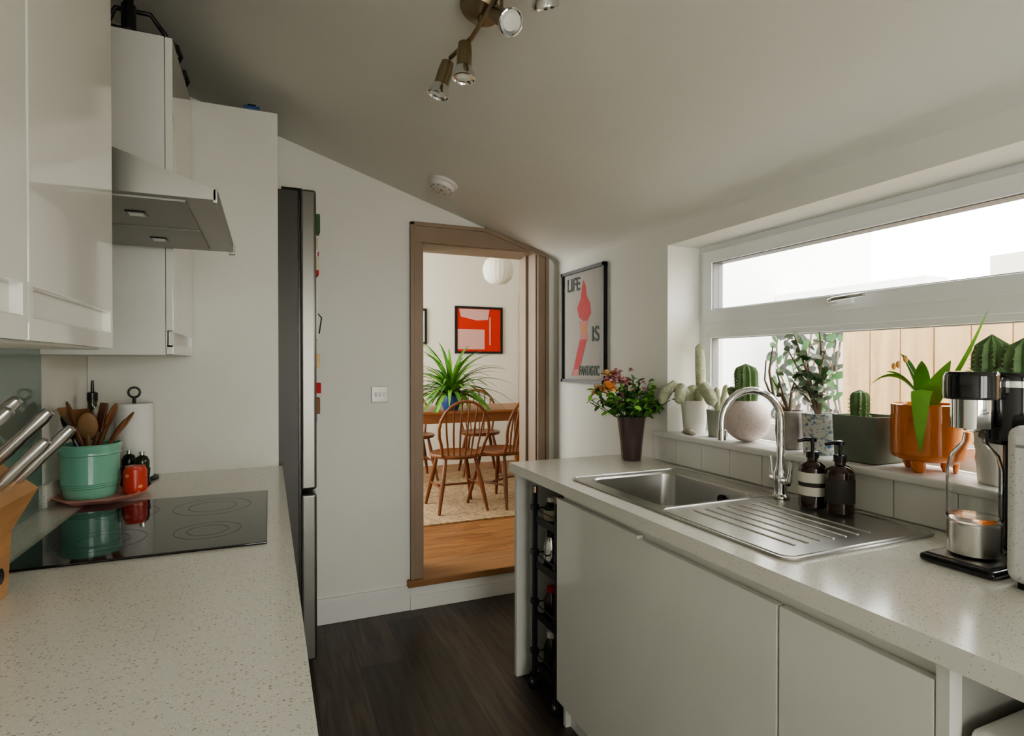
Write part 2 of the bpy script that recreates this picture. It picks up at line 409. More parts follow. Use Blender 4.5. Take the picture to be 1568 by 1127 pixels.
b = MB()
b.box(1.0, 2.45, 4.68, 5.42, .885, .91, M_tablew, .008)
b.box(1.1, 2.35, 4.77, 5.33, .80, .885, M_tablew)
for x in (1.12, 2.29):
    for y in (4.79, 5.27): b.lathe([(.022, 0), (.03, .1), (.024, .12), (.03, .5), (.032, .64)], (x, y, .1722), M_tablew, 14)
b.done('dining_table')
b = MB()
c = V((1.47, 4.84, .911))
b.lathe([(.06, 0), (.085, .05), (.09, .11), (.08, .13), (.072, .12), (0, .115)], c, M_blue)
for i in range(110):
    a = random.uniform(0, 6.283); el = random.uniform(.2, 1.5); L = random.uniform(.36, .66)
    d = V((math.cos(a)*math.cos(el), math.sin(a)*math.cos(el), math.sin(el)))
    pts = []; p = c+V((0, 0, .12)); q = d.copy()
    for k in range(9):
        pts.append(p.copy()); p = p+q*L/8; q = (q+V((math.cos(a)*.03, math.sin(a)*.03, -.19))).normalized()
        if p.z < .925: p.z = .925
    b.blade(pts, [.006, .012, .017, .018, .017, .015, .012, .008, .002], random.choice([M_leaf, M_leaf, M_leaf2]))
b.done('potted_spider_plant')
b = MB()
def framed(b, x0, x1, z0, z1, y, w, mf):
    b.box(x0, x1, y-.025, y, z0, z0+w, mf); b.box(x0, x1, y-.025, y, z1-w, z1, mf)
    b.box(x0, x0+w, y-.025, y, z0+w, z1-w, mf); b.box(x1-w, x1, y-.025, y, z0+w, z1-w, mf)
x0, x1, z0, z1 = 1.96, 2.545, 1.43, 1.975
framed(b, x0, x1, z0, z1, 6.3, .025, M_black_fr)
b.box(x0+.02, x1-.02, 6.285, 6.3, z0+.02, z1-.02, M_redart)
b.box(x0+.03, x0+.36, 6.282, 6.29, z0+.05, z0+.28, M_pinkart)
b.prism([(x0+.05, z1-.03), (x0+.42, z1-.03), (x0+.40, z1-.15), (x0+.26, z1-.16), (x0+.07, z1-.12)], 6.282, 6.29, M_pinkart)
b.box(x0+.42, x0+.435, 6.282, 6.29, z0+.1, z1-.12, M_pinkart)
b.done('framed_red_artwork')
b = MB(); framed(b, 1.25, 1.63, 1.53, 1.93, 6.3, .025, M_black_fr); b.box(1.27, 1.61, 6.288, 6.3, 1.55, 1.91, M_paperw); b.done('framed_print')
b = MB(); b.box(2.76, 3.6, 6.27, 6.3, .16, 2.15, M_taupe, .005); b.box(2.84, 3.52, 6.262, 6.28, .17, 2.07, M_trimw, .003)
b.box(2.92, 3.44, 6.255, 6.27, 1.2, 1.95, M_trimw, .005); b.box(2.92, 3.44, 6.255, 6.27, .3, 1.05, M_trimw, .005); b.done('panelled_inner_door')
b = MB()
pc = V((1.83, 4.62, 2.12)); b.tube([pc+V((0, 0, .12)), pc+V((0, 0, .74))], .004, M_black, 6)
b.lathe([(.02, -.115), (.07, -.11), (.115, -.07), (.13, -.01), (.13, .03), (.11, .085), (.07, .112), (.02, .12)], pc, M_shade, 64, ribs=20, amp=.02)
b.lathe([(.022, .11), (.022, .15), (.006, .17)], pc, M_chair, 14)
b.lathe([(.05, .72), (.05, .73)], pc, M_shade)
b.done('pendant_lamp')

# ---------------------------------------------------------------- left run
b = MB(); b.box(WX0+.001, .05, -1.6, 2.525, .86, .9, M_top); b.box(WX0+.001, WX0+.018, -1.6, 1.38, .9, .965, M_top); b.box(WX0+.001, WX0+.018, 2.05, 2.525, .9, .965, M_top)
b.done('worktop_left')
b = MB(); b.box(WX0+.03, 0.0, -1.6, 2.52, .12, .859, M_carc); b.box(WX0+.03, -.06, -1.6, 2.52, 0, .12, M_carc)
y = -1.6
while y < 2.3:
    b.box(0, .02, y+.003, min(y+.597, 2.52), .13, .82, M_gloss, .003); y += .6
b.done('base_cabinet_left')
b = MB()
b.box(-.495, -.005, 1.443, 2.03, .9005, .906, M_hob, .002)
for (x, y, r) in ((-.36, 1.60, .09), (-.36, 1.87, .075), (-.14, 1.60, .075), (-.15, 1.86, .10)):
    for rr in (r, r*.62):
        vs = []
        for a in range(64):
            for q in (rr-.0012, rr): vs.append((x+q*math.cos(a/32*math.pi), y+q*math.sin(a/32*math.pi), .9063))
        b.add(vs, [(2*a, 2*a+1, (2*a+3) % 128, (2*a+2) % 128) for a in range(64)], M_hobring)
b.done('induction_hob')
b = MB(); b.box(WX0+.001, WX0+.008, 1.38, 2.045, .901, 1.665, M_splash, .001); b.done('glass_splashback')

def wall_cab(name, y0, y1, doors):
    b = MB(); zb, zt = 1.345, 2.32
    b.box(WX0+.001, -.292, y0, y1, zb, zt, M_carc, .001)
    n = len(doors)-1
    for i in range(n):
        a, c = doors[i]+.002, doors[i+1]-.002
        b.box(-.291, -.27, a, c, 1.415, zt, M_gloss, .003)
        b.box(-.291, -.27, a, c, 1.347, 1.378, M_gloss, .003)
        b.box(-.291, -.284, a, c, 1.37, 1.42, M_carc)
        b.box(-.287, -.2705, a, a+.014, 1.37, 1.42, M_gloss); b.box(-.287, -.2705, c-.014, c, 1.37, 1.42, M_gloss)
    return b.done(name)
wall_cab('wall_cabinet', -.35, 1.29, [-.35, .055, .465, .876, 1.29])
wall_cab('wall_cabinet', 2.036, 2.522, [2.036, 2.522])
b = MB(); b.box(WX0+.001, .036, 2.526, 2.545, 0, 2.335, M_panel, .001); b.done('tall_end_panel')
b = MB(); b.box(WX0+.001, .0, 2.548, YB-.004, 2.09, 2.335, M_carc); b.box(0, .02, 2.55, YB-.006, 2.10, 2.335, M_gloss, .003); b.done('bridge_cabinet')

b = MB()
hy0, hy1, hx, hz = 1.395, 2.03, -.105, 1.673
b.prism([(WX0+.001, hz), (hx, hz), (hx, hz+.022), (-.40, 1.80), (WX0+.001, 1.80)], hy0, hy1, M_hoodst)
b.box(WX0+.001, -.40, 1.58, 1.84, 1.79, 2.5, M_hoodst)
b.box(-.50, -.165, 1.42, 1.70, hz-.005, hz+.002, M_hoodun, .002); b.box(-.50, -.165, 1.725, 2.005, hz-.005, hz+.002, M_hoodun, .002)
b.box(-.30, -.26, 1.54, 1.58, hz-.008, hz, M_black); b.box(-.30, -.26, 1.84, 1.88, hz-.008, hz, M_black)
b.box(-.295, -.265, 1.545, 1.575, hz-.010, hz, M_steel); b.box(-.295, -.265, 1.845, 1.875, hz-.010, hz, M_steel)
b.box(hx-.006, hx+.004, hy0, hy1, hz-.006, hz+.024, M_hoodst, .002)
b.box(hx-.01, hx+.007, hy1-.03, hy1, hz-.01, hz+.02, M_hoodst)
b.done('cooker_hood')

b = MB()
b.box(-.46, .115, 2.552, 3.012, .03, 2.04, M_fr_side, .004)
b.box(.122, .186, 2.55, 3.014, .785, 2.05, M_fr_door, .012, 3); b.box(.122, .186, 2.55, 3.014, .06, .768, M_fr_door, .012, 3)
b.box(.113, .124, 2.56, 3.0, .06, 2.04, M_black); b.box(-.4, .10, 2.57, 3.0, 0, .03, M_black)
b.box(.05, .13, 2.57, 2.62, 2.04, 2.055, M_black)
b.done('fridge_freezer')
b = MB()
cols = [M_paperw, M_red, M_blue, M_leaf, M_label, M_black]
for i in range(16):
    y = random.uniform(2.58, 2.9); z = 1.0+i*.065+random.uniform(-.02, .02)
    h = random.uniform(.03, .06)
    b.box(.1861, .1861+random.choice([.008, .014, .02]), y, y+random.uniform(.03, .08), z, z+h, random.choice(cols), .0015)
b.box(.1865, .200, 2.60, 2.68, 1.70, 1.80, M_red, .003); b.box(.1865, .196, 2.6, 2.72, 1.42, 1.64, M_paperw); b.box(.1865, .205, 2.59, 2.66, 1.88, 1.96, M_leafd, .003)
b.tube([(.19, 2.66, 1.55), (.215, 2.66, 1.52), (.205, 2.66, 1.45)], .003, M_iron)
b.box(.1865, .204, 2.6, 2.66, 1.10, 1.17, M_wood1, .004); b.box(.1865, .204, 2.6, 2.66, 1.30, 1.36, M_fyel, .004)
b.done('fridge_magnets')

# lumpy fabric bag on top of the wall cabinet
b = MB()
nx, ny = 14, 22; vs = []; fs = []
for j in range(ny):
    v = j/(ny-1); yy = 2.07+.44*v
    for i in range(nx):
        u = i/(nx-1); an = math.pi*u
        h = .062*(math.sin(math.pi*min(1, max(0, v*.94+.03)))**.35)*(1+.22*math.sin(9*v+1)*math.cos(5*u)+.15*math.sin(17*v+7*u))
        vs.append((-.41-.135*math.cos(an)*(1+.05*math.sin(13*v)), yy, 2.3215+h*math.sin(an)**.6 if 0 < i < nx-1 else 2.3215))
for j in range(ny-1):
    for i in range(nx-1): fs.append((j*nx+i, j*nx+i+1, (j+1)*nx+i+1, (j+1)*nx+i))
fs.append(list(range(nx))); fs.append([(ny-1)*nx+i for i in range(nx)])
fs += [(j*nx, (j+1)*nx, (j+1)*nx+nx-1, j*nx+nx-1) for j in range(ny-1)]
b.add(vs, fs, M_bag)
for yy in (2.16, 2.34):
    b.tube([(-.30, yy, 2.345), (-.275, yy+.02, 2.365), (-.268, yy+.06, 2.35), (-.285, yy+.09, 2.335)], .007, M_bag)
b.tube([(-.45, 2.10, 2.36), (-.43, 2.10, 2.41), (-.34, 2.12, 2.42), (-.30, 2.14, 2.37)], .008, M_bag)
b.done('black_storage_bag', 60)
b = MB(); b.lathe([(.02, 0), (.02, .075), (.014, .08), (.014, .11), (0, .11)], (-.385, 2.046, 2.321), M_black, 14)
b.done('black_flask')
b = MB(); b.box(-.09, -.03, 2.5265, 2.544, 2.336, 2.352, M_blue, .003); b.box(-.075, -.045, 2.53, 2.54, 2.352, 2.358, M_black); b.done('blue_clip')

# tray + crock etc.
b = MB(); tc = V((-.476, 2.15, .9))
def octo(rx, ry, z): return [V((tc.x+rx*math.cos(math.radians(22.5+45*i)), tc.y+ry*math.sin(math.radians(22.5+45*i)), z)) for i in range(8)]
L = [octo(.11, .15, .9065), octo(.132, .174, .921), octo(.128, .169, .922), octo(.107, .147, .911)]
vs = sum(L, []); fs = [list(range(8))]+[(j*8+i, j*8+(i+1) % 8, (j+1)*8+(i+1) % 8, (j+1)*8+i) for j in range(3) for i in range(8)]+[[24+i for i in range(8)]]
b.add(vs, fs, M_tray); b.done('octagonal_tray', wn=False)
TZ = .9115
b = MB(); cc = (-.508, 2.135, TZ)
pr = [(.066, 0), (.070, .01)]
for k in range(3): pr += [(.0715+k*.001, .03+k*.006), (.0745+k*.001, .033+k*.006)]
pr += [(.076, .10), (.077, .128), (.080, .131), (.078, .137), (.081, .146), (.082, .158), (.078, .162), (.073, .158), (.070, .02), (0, .015)]
b.lathe(pr, cc, M_teal, 40)
cz = V((-.508, 2.135, .94))
def utensil(dx, dy, L, mt, kind):
    base = cz+V((-dx*.35, -dy*.35, 0)); top = cz+V((dx, dy, L)); d = (top-base).normalized()
    b.tube([base, base.lerp(top, .5), base.lerp(top, .78)], [.005, .006, .006], mt)
    if kind == 's':
        R = d.to_track_quat('Z', 'Y').to_matrix()
        b.sph(base.lerp(top, .9), (.026, .007, .042), mt, 14, 10, M=R)
    elif kind == 'p':
        R = Matrix.Translation(base.lerp(top, .88)) @ d.to_track_quat('Z', 'Y').to_matrix().to_4x4()
        b.box(-.026, .026, -.003, .003, -.045, .045, mt, .002, M=R)
for a in ((-.05, -.02, .25, M_wood1, 's'), (-.03, .03, .22, M_wood1, 'p'), (.0, -.03, .21, M_wood2, 's'), (.03, .02, .24, M_wood1, 'p'), (.065, -.01, .24, M_wood1, 's'), (.10, .03, .21, M_wood2, 's'), (.085, .0, .19, M_wood1, 's'), (-.065, .0, .2, M_black, 's'), (.015, .045, .23, M_steel, 's'), (-.07, .03, .23, M_wood2, 'p')):
    utensil(*a)
b.done('utensil_crock')
b = MB(); b.lathe([(.031, 0), (.033, .004), (.033, .07), (.028, .078), (.028, .084), (0, .086)], (-.390, 2.13, TZ), M_redpot, 24); b.done('red_patterned_jar')
for x, y in ((-.385, 2.21), (-.43, 2.255)):
    b = MB(); b.lathe([(.024, 0), (.026, .01), (.021, .03), (.024, .06), (.021, .065)], (x, y, TZ), M_black, 20)
    b.lathe([(.021, .0), (.022, .02), (.016, .035), (.008, .04), (0, .042)], (x, y, TZ+.065), M_glassdk if y < 2.25 else M_black, 20)
    b.lathe([(.008, 0), (.008, .012), (0, .014)], (x, y, TZ+.106), M_chrome, 12)
    b.done('pepper_mill')
b = MB(); bc = (-.555, 2.36, .9005)
b.lathe([(.033, 0), (.035, .01), (.035, .19), (.03, .215), (.014, .245), (.013, .285), (.015, .287), (.015, .30), (0, .302)], bc, M_glassdk, 24)
b.lathe([(.0355, .05), (.0355, .14)], bc, M_label, 24); b.lathe([(.006, .30), (.004, .36), (0, .361)], bc, M_black, 10)
b.lathe([(.016, .292), (.016, .318), (.008, .322)], bc, M_black, 14)
b.done('olive_oil_bottle')
b = MB(); pc = (-.445, 2.42, .9005)
b.lathe([(.075, 0), (.075, .008), (0, .01)], pc, M_iron, 28); b.lathe([(.02, .012), (.058, .012), (.058, .275), (.02, .275)], pc, M_paperw, 32)
b.tube([(pc[0], pc[1], .905), (pc[0], pc[1], 1.20)], .006, M_iron)
b.tube([(pc[0]+.018*math.sin(a*.5236), pc[1], 1.215-.018*math.cos(a*.5236)) for a in range(13)], .004, M_iron)
b.done('paper_towel_holder')

# knife block
b = MB()
T = Matrix.Translation(V((-.437, 1.225, .901)))
b.prism([(-.13, 0), (0, 0), (.006, .115), (.046, .190), (-.06, .285), (-.15, .13)], -.085, .085, M_block, T)
b.lathe([(.014, 0), (.014, .002)], (0, 0, 0), M_black, 16, M=T @ Matrix.Translation(V((.002, .045, .045))) @ Matrix.Rotation(math.radians(88), 4, 'Y'))
dirk = V((.66, .06, .75)).normalized()
for (x, z, y, L, r) in ((.022, .208, .055, .125, .014), (-.012, .240, .058, .125, .016), (-.045, .268, .03, .12, .015), (.02, .21, -.02, .105, .013), (-.03, .255, -.05, .12, .015)):
    p = T @ V((x, y, z)); R = dirk.to_track_quat('Z', 'Y').to_matrix().to_4x4()
    MM = Matrix.Translation(p) @ R
    b.lathe([(r*.7, -.02), (r*.8, .0), (r*1.0, .03), (r*.9, L*.5), (r*1.05, L*.85), (r*.8, L-.003), (0, L)], (0, 0, 0), M_steel, 16, M=MM, sy=.75)
b.done('knife_block')

# ---------------------------------------------------------------- right run
b = MB()
RX = .935
sx0, sx1, sy0, sy1 = 1.03, 1.48, .90, 1.80
b.box(RX, WX1, -1.6, sy0, .862, .9, M_top); b.box(RX, WX1, sy1, 2.234, .862, .9, M_top)
b.box(RX, sx0, sy0, sy1, .862, .9, M_top); b.box(sx1, WX1, sy0, sy1, .862, .9, M_top)
b.done('worktop_right', wn=False)
b = MB()
CX = .955; WI = WX1-.03
b.box(CX+.03, WI, 1.822, 1.84, .0, .86, M_carc); b.box(CX+.03, WI, .565, 1.822, .12, .135, M_carc); b.box(CX+.03, WI, .541, .56, 0, .86, M_carc_shade)
b.box(CX+.05, CX+.07, .56, 1.822, 0, .12, M_carc); b.box(WI-.02, WI, .56, 1.82, .135, .86, M_carc)
b.box(CX, CX+.02, .863, 1.838, .10, .825, M_gloss, .003); b.box(CX, CX+.02, .562, .859, .10, .825, M_gloss, .003)
b.box(CX, CX+.02, 1.345, 1.838, .822, .833, M_gloss, .002)
b.box(CX, CX+.031, .54, .5595, 0, .86, M_carc)
b.box(CX+.021, CX+.034, .56, 1.8215, .80, .862, M_carc)
b.done('base_cabinet_right', wn=True)
b = MB(); b.box(CX, WI, 2.20, 2.222, 0, .861, M_carc, .001); b.done('worktop_end_panel')

# black slim trolley with bottles and jars
b = MB()
tx0, tx1, ty0, ty1 = .985, 1.45, 1.890, 2.085
for x in (tx0, tx1):
    for y in (ty0, ty1):
        b.box(x-.009, x+.009, y-.009, y+.009, .06, .80, M_iron, .002); b.lathe([(.014, .80), (.014, .808), (.012, .825), (0, .826)], (x, y, 0), M_brass if x == tx0 else M_iron, 14)
        b.sph((x, y, .030), (.029, .014, .029), M_black, 16, 10); b.box(x-.014, x+.014, y-.018, y+.018, .045, .068, M_iron)
        for z in (.16, .36, .56, .74): b.box(x-.014, x+.014, y-.014, y+.014, z-.012, z+.012, M_iron, .003)
for zi, z in enumerate((.10, .30, .50, .68)):
    b.box(tx0, tx1, ty0, ty1, z, z+.006, M_iron); b.box(tx0-.002, tx0+.002, ty0, ty1, z, z+.03, M_iron); b.box(tx1-.002, tx1+.002, ty0, ty1, z, z+.03, M_iron)
    b.tube([(tx0, ty0, z+.055), (tx1, ty0, z+.055), (tx1, ty1, z+.055), (tx0, ty1, z+.055), (tx0, ty0, z+.055)], .003, M_iron)
    top = .15 if zi < 3 else .12
    for i in range(5):
        for j in range(2):
            mm = (M_red, M_label, M_wine, M_paperw, M_amber, M_leafd, M_chrome)[(i*3+j*2+zi*2) % 7]
            x = tx0+.048+i*.09; y = ty0+.052+j*.088; h = top*(.85+.15*((i+j+zi) % 2))
            b.lathe([(.030, 0), (.032, .006), (.032, h*.62), (.017, h*.80), (.017, h*.84)], (x, y, z+.0065), M_glassdk if mm in (M_red, M_label, M_wine) else mm, 16)
            b.lathe([(.0325, h*.12), (.0325, h*.52)], (x, y, z+.0065), mm, 16)
            b.lathe([(.0185, h*.82), (.0185, h*.98), (0, h)], (x, y, z+.0065), (M_black, M_paperw, M_red)[(i+j+zi) % 3], 14)
b.done('slim_kitchen_trolley')

# sink
b = MB(); zz = .9045
o = rrect(1.005, 1.503, 1.30, 1.822, .03, zz); i_ = rrect(1.05, 1.415, 1.345, 1.785, .055, zz)
for p in o:
    if p.y < 1.34: p.y = 1.30; p.x = 1.005 if p.x < 1.2 else 1.503
n = len(o)
loops = [o, i_, rrect(1.054, 1.411, 1.349, 1.781, .055, zz-.006), rrect(1.062, 1.403, 1.357, 1.773, .06, zz-.14), rrect(1.085, 1.38, 1.38, 1.75, .05, zz-.158)]
vs = sum(loops, []); fs = []
for j in range(len(loops)-1):
    fs += [(j*n+k, j*n+(k+1) % n, (j+1)*n+(k+1) % n, (j+1)*n+k) for k in range(n)]
fs.append([4*n+k for k in range(n)])
b.add(vs, fs, M_steel)
dr = rrect(1.005, 1.503, .877, 1.34, .03, zz)
for p in dr:
    if p.y > 1.30: p.y = 1.30; p.x = 1.005 if p.x < 1.2 else 1.503
b.poly(dr, M_steel)
full = rrect(1.005, 1.503, .877, 1.822, .03, zz-.001); b.tube(full+[full[0]], .004, M_steel, 6)
full = rrect(1.018, 1.49, .892, 1.33, .03, zz)
b.tube([p for p in full], .0025, M_steel, 6)
for k in range(7):
    x = 1.10+k*.042; b.tube([(x, .945, zz-.0005), (x, 1.28, zz-.0005)], .0035, M_steel, 8)
b.lathe([(.035, .0), (.035, .003), (.02, .004), (0, .001)], (1.23, 1.56, zz-.158), M_chrome, 24)
b.lathe([(.016, 0), (.016, .003), (.008, .004), (0, .002)], (0, 0, 0), M_black, 18, M=Matrix.Translation(V((1.404, 1.50, .86))) @ Matrix.Rotation(-math.pi/2, 4, 'Y'))
sink = b.done('kitchen_sink', 30, wn=False)
# tap
b = MB(); t0 = V((1.452, 1.30, .906))
b.lathe([(.027, 0), (.027, .006), (.02, .012), (.018, .03), (.021, .045), (.021, .075), (.016, .09), (.012, .11), (.012, .15), (.010, .16)], t0, M_chrome, 28)
dv = V((-.97, .28, 0)).normalized(); R = .096
pts = [t0+V((0, 0, .14)), t0+V((0, 0, .19)), t0+V((0, 0, .235))]
for k in range(1, 15):
    a = math.pi*k/14*1.0; pts.append(t0+V((0, 0, .235))+dv*(R-R*math.cos(a))+V((0, 0, R*math.sin(a))))
pts.append(pts[-1]+V((0, 0, -.035)))
b.tube(pts, .0105, M_chrome, 16); e = pts[-1]; b.lathe([(.0125, -.02), (.0125, .01), (.0105, .012)], e, M_chrome, 18)
for s_ in (-1, 1):
    q = V((.28, .97, 0))*s_
    b.tube([t0+V((0, 0, .055)), t0+V((0, 0, .055))+q*.04], .013, M_chrome, 14)
    b.tube([t0+V((0, 0, .058))+q*.043, t0+V((0, 0, .085))+q*.05, t0+V((0, 0, .12))+q*.055], [.009, .006, .007], M_chrome, 12)
b.done('kitchen_tap')

def soap(loc, lab):
    b = MB()
    b.lathe([(.034, 0), (.036, .004), (.036, .108), (.033, .118), (.022, .128), (.014, .132), (.014, .142)], loc, M_amber, 32)
    if lab: b.lathe([(.0365, .035), (.0365, .10)], loc, M_labelb, 32); b.lathe([(.0367, .060), (.0367, .072)], loc, M_labelk, 32)
    else: b.lathe([(.0365, .03), (.0365, .095)], loc, M_labelk, 32)
    b.lathe([(.017, .14), (.017, .158), (.012, .16), (.005, .161), (.005, .185), (.011, .186), (.011, .197), (0, .199)], loc, M_black, 20)
    l = V(loc); b.tube([l+V((0, 0, .191)), l+V((-.02, .01, .192)), l+V((-.036, .018, .187))], [.006, .0055, .0045], M_black, 10)
    b.done('soap_dispenser')
soap((1.436, 1.175, .909), True); soap((1.445, 1.095, .909), False)

# flower vase
b = MB(); vc = V((1.452, 2.09, .901))
b.lathe([(.040, 0), (.043, .006), (.046, .06), (.055, .14), (.061, .188), (.057, .188), (.05, .14), (.040, .02), (0, .015)], vc, M_vase, 28, ribs=14, amp=.02)
b.done('flower_vase')
b = MB()
for i in range(50):
    a = random.uniform(0, 6.283); el = random.uniform(.45, 1.5); L = random.uniform(.11, .19)
    d = V((math.cos(a)*math.cos(el), math.sin(a)*math.cos(el), math.sin(el)))
    s0 = vc+V((math.cos(a)*.03, math.sin(a)*.03, .165)); e = s0+d*L
    if e.x > 1.53: e.x = 1.53
    b.tube([vc+V((0, 0, .06)), s0, s0.lerp(e, .6), e], [.0018]*4, M_leafd, 5)
    for k in range(10):
        p = s0.lerp(e, random.uniform(.35, 1.05)); dd = V((random.uniform(-1, 1), random.uniform(-1, 1), random.uniform(-.4, .9)))
        b.oval(p, dd, V((random.uniform(-1, 1), random.uniform(-1, 1), 1)), random.uniform(.025, .045), random.uniform(.006, .011), random.choice([M_leaf, M_leafd, M_leaf2]))
def bloom(p, r, m, npet=16):
    for k in range(npet):
        a = random.uniform(0, 6.283); el = random.uniform(-.3, 1.4)
        d = V((math.cos(a)*math.cos(el), math.sin(a)*math.cos(el), math.sin(el)))
        b.oval(V(p), d, V((0, 0, 1)), r, r*.42, m)
for k in range(34):
    a = random.uniform(0, 6.283); rr = random.uniform(0, .07)
    bloom((vc.x-.07+rr*math.cos(a), vc.y+.02+rr*math.sin(a), vc.z+.36+random.uniform(-.03, .03)), .015, M_fpink, 10)
bloom((vc.x-.12, vc.y-.01, vc.z+.31), .042, M_forange, 30); bloom((vc.x-.12, vc.y+.075, vc.z+.29), .040, M_fyel, 28); bloom((vc.x-.05, vc.y+.085, vc.z+.36), .03, M_forange, 20); bloom((vc.x-.11, vc.y+.03, vc.z+.37), .026, M_fyel, 20)
for k in range(10): bloom((vc.x+random.uniform(-.11, .04), vc.y+random.uniform(-.11, .1), vc.z+.24+random.uniform(0, .1)), .014, M_fpink, 10)
b.done('flower_bouquet', recalc=False, wn=False)

# soda maker
b = MB()
b.box(1.275, 1.50, .645, .785, .901, .918, M_blackg, .008, 3)
b.box(1.29, 1.41, .66, .773, .916, .920, M_steel)
b.box(1.43, 1.495, .655, .715, .918, 1.19, M_blackg, .015, 3)
b.lathe([(.045, 1.15), (.054, 1.16), (.056, 1.285), (.050, 1.30), (0, 1.303)], (1.445, .70, 0), M_blackg, 32)
b.lathe([(.047, 1.245), (.049, 1.25), (.049, 1.292), (.044, 1.302), (0, 1.305)], (1.355, .728, 0), M_blackg, 32)
b.lathe([(.0565, 1.27), (.0568, 1.275), (.0568, 1.278), (.0565, 1.283)], (1.445, .70, 0), M_chrome, 32)
b.box(1.35, 1.45, .68, .76, 1.255, 1.292, M_blackg, .006)
b.lathe([(.022, 1.18), (.036, 1.185), (.036, 1.248)], (1.355, .728, 0), M_chrome, 28)
b.lathe([(.03, .9205), (.045, .925), (.046, .985), (.043, .99)], (1.355, .722, 0), M_steel, 28)
b.done('soda_maker')
b = MB()
b.lathe([(0, .993), (.045, .994), (.048, 1.0), (.048, 1.10), (.041, 1.13), (.022, 1.155), (.019, 1.175), (.016, 1.175), (.018, 1.155), (.038, 1.128), (.045, 1.10), (.045, 1.003), (0, 1.002)], (1.355, .722, 0), M_glass, 32)
b.done('carbonating_bottle')
b = MB(); b.box(1.262, 1.50, .32, .626, .912, 1.205, M_appl, .022, 4); b.box(1.28, 1.485, .34, .61, .901, .914, M_black)
for y in (.40, .52): b.box(1.30, 1.46, y, y+.03, 1.20, 1.207, M_black)
b.box(1.2612, 1.2635, .34, .606, 1.165, 1.17, M_gasket)
b.box(1.248, 1.265, .44, .48, 1.06, 1.075, M_black, .003); b.lathe([(.014, 0), (.012, .014), (0, .015)], (0, 0, 0), M_chrome, 16, M=Matrix.Translation(V((1.263, .46, .98))) @ Matrix.Rotation(-math.pi/2, 4, 'Y'))
b.done('toaster')
b = MB(); b.box(.985, 1.40, .12, .52, .003, .71, M_potw, .03, 3); b.box(.975, 1.41, .11, .53, .71, .768, M_trimw, .02, 3); b.done('waste_bin')

b = MB(); b.box(1.527, 1.72, WY0+.001, 1.976, 1.006, 1.03, M_sill, .008, 3); b.box(1.527, 1.556, 1.97, 2.05, 1.006, 1.03, M_sill, .006, 3); b.done('trim_window_sill')
b = MB(); b.box(1.551, 1.556, .0, 2.06, .9, 1.006, M_grout)
y = 2.058
while y > .05:
    b.box(1.546, 1.553, y-.147, y-.001, .903, 1.004, M_tile, .002); y -= .149
b.done('tile_upstand')

# kitchen window
b = MB(); fx0, fx1 = 1.715, 1.78
y0, y1, z0, z1 = WY0, WY1, 1.03, WZ1
def fr(y0, y1, z0, z1, w, x0, x1, m=M_upvc, bev=.004):
    b.box(x0, x1, y0, y1, z0, z0+w, m, bev); b.box(x0, x1, y0, y1, z1-w, z1, m, bev)
    b.box(x0+.0004, x1-.0004, y0, y0+w, z0+w-.006, z1-w+.006, m, bev); b.box(x0+.0004, x1-.0004, y1-w, y1, z0+w-.006, z1-w+.006, m, bev)
fr(y0-.004, y1+.004, z0, z1+.004, .049, fx0+.01, fx1+.01)
b.box(fx0+.005, fx1, y0+.04, y1-.04, 1.445, 1.50, M_upvc, .004)
fr(y0+.035, y1-.035, 1.492, z1-.025, .052, fx0-.004, fx1-.001)
fr(y0+.086, y1-.086, 1.543, z1-.076, .004, fx0+.004, fx1-.01, M_gasket, 0)
fr(y0+.043, y1-.043, z0+.043, 1.447, .022, fx0+.012, fx1-.002)
fr(y0+.064, y1-.064, z0+.062, 1.427, .004, fx0+.02, fx1-.01, M_gasket, 0)
b.box(fx0+.03, fx0+.034, y0+.05, y1-.05, z0+.05, 1.45, M_pane); b.box(fx0+.03, fx0+.034, y0+.09, y1-.09, 1.54, z1-.08, M_pane)
b.box(fx0-.016, fx0-.002, 1.25, 1.33, 1.51, 1.53, M_upvc, .004)
b.tube([(fx0-.014, 1.31, 1.52), (fx0-.040, 1.31, 1.522), (fx0-.045, 1.29, 1.525), (fx0-.045, 1.19, 1.53)], [.008, .008, .008, .006], M_chrome, 12)
b.done('window_1')

# ---------------------------------------------------------------- outside
b = MB(); b.box(1.86, 12, -6, 3.0, -.15, -.05, M_ground); b.done('ground_outside')
b = MB(); b.box(-3, 1.8, -9, YR-.2, -.15, -.05, M_ground); b.done('ground_garden')
b = MB(); y = 2.05
while y > -2.5:
    b.box(2.72, 2.74, y-.142, y, -.05, 1.575+random.uniform(-.004, .004), M_fence, .002); y -= .147
b.box(2.74, 2.79, -2.5, 2.05, .3, .38, M_fence); b.box(2.74, 2.79, -2.5, 2.05, 1.2, 1.28, M_fence)
b.done('garden_fence')
b = MB(); b.box(3.3, 3.5, 2.0, 3.0, -.05, 1.8, M_render); b.done('neighbour_garden_wall')
b = MB(); b.box(1.86, 4.3, 3.005, 3.028, -.05, 3.0, M_render); b.tube([(2.55, 2.97, -.05), (2.55, 2.97, 2.9)], .012, M_potg, 10); b.done('added_white_cladding')  # white cladding added to brighten the window view, plus a thin pipe
b = MB(); b.box(3.6, 3.85, .9, 1.85, -.05, 1.90, M_brick); b.box(3.58, 3.87, 1.0, 1.5, 1.90, 2.02, M_brick); b.done('neighbour_brick_wall')
b = MB()
for k in range(9):
    yb = 2.40+k*.055; pts = [V((3.17, yb, -.05))]
    for j in range(1, 12): pts.append(V((3.17+random.uniform(-.02, .02), yb+random.uniform(-.04, .04), -.05+j*.15)))
    b.tube(pts, .006, M_stem, 6)
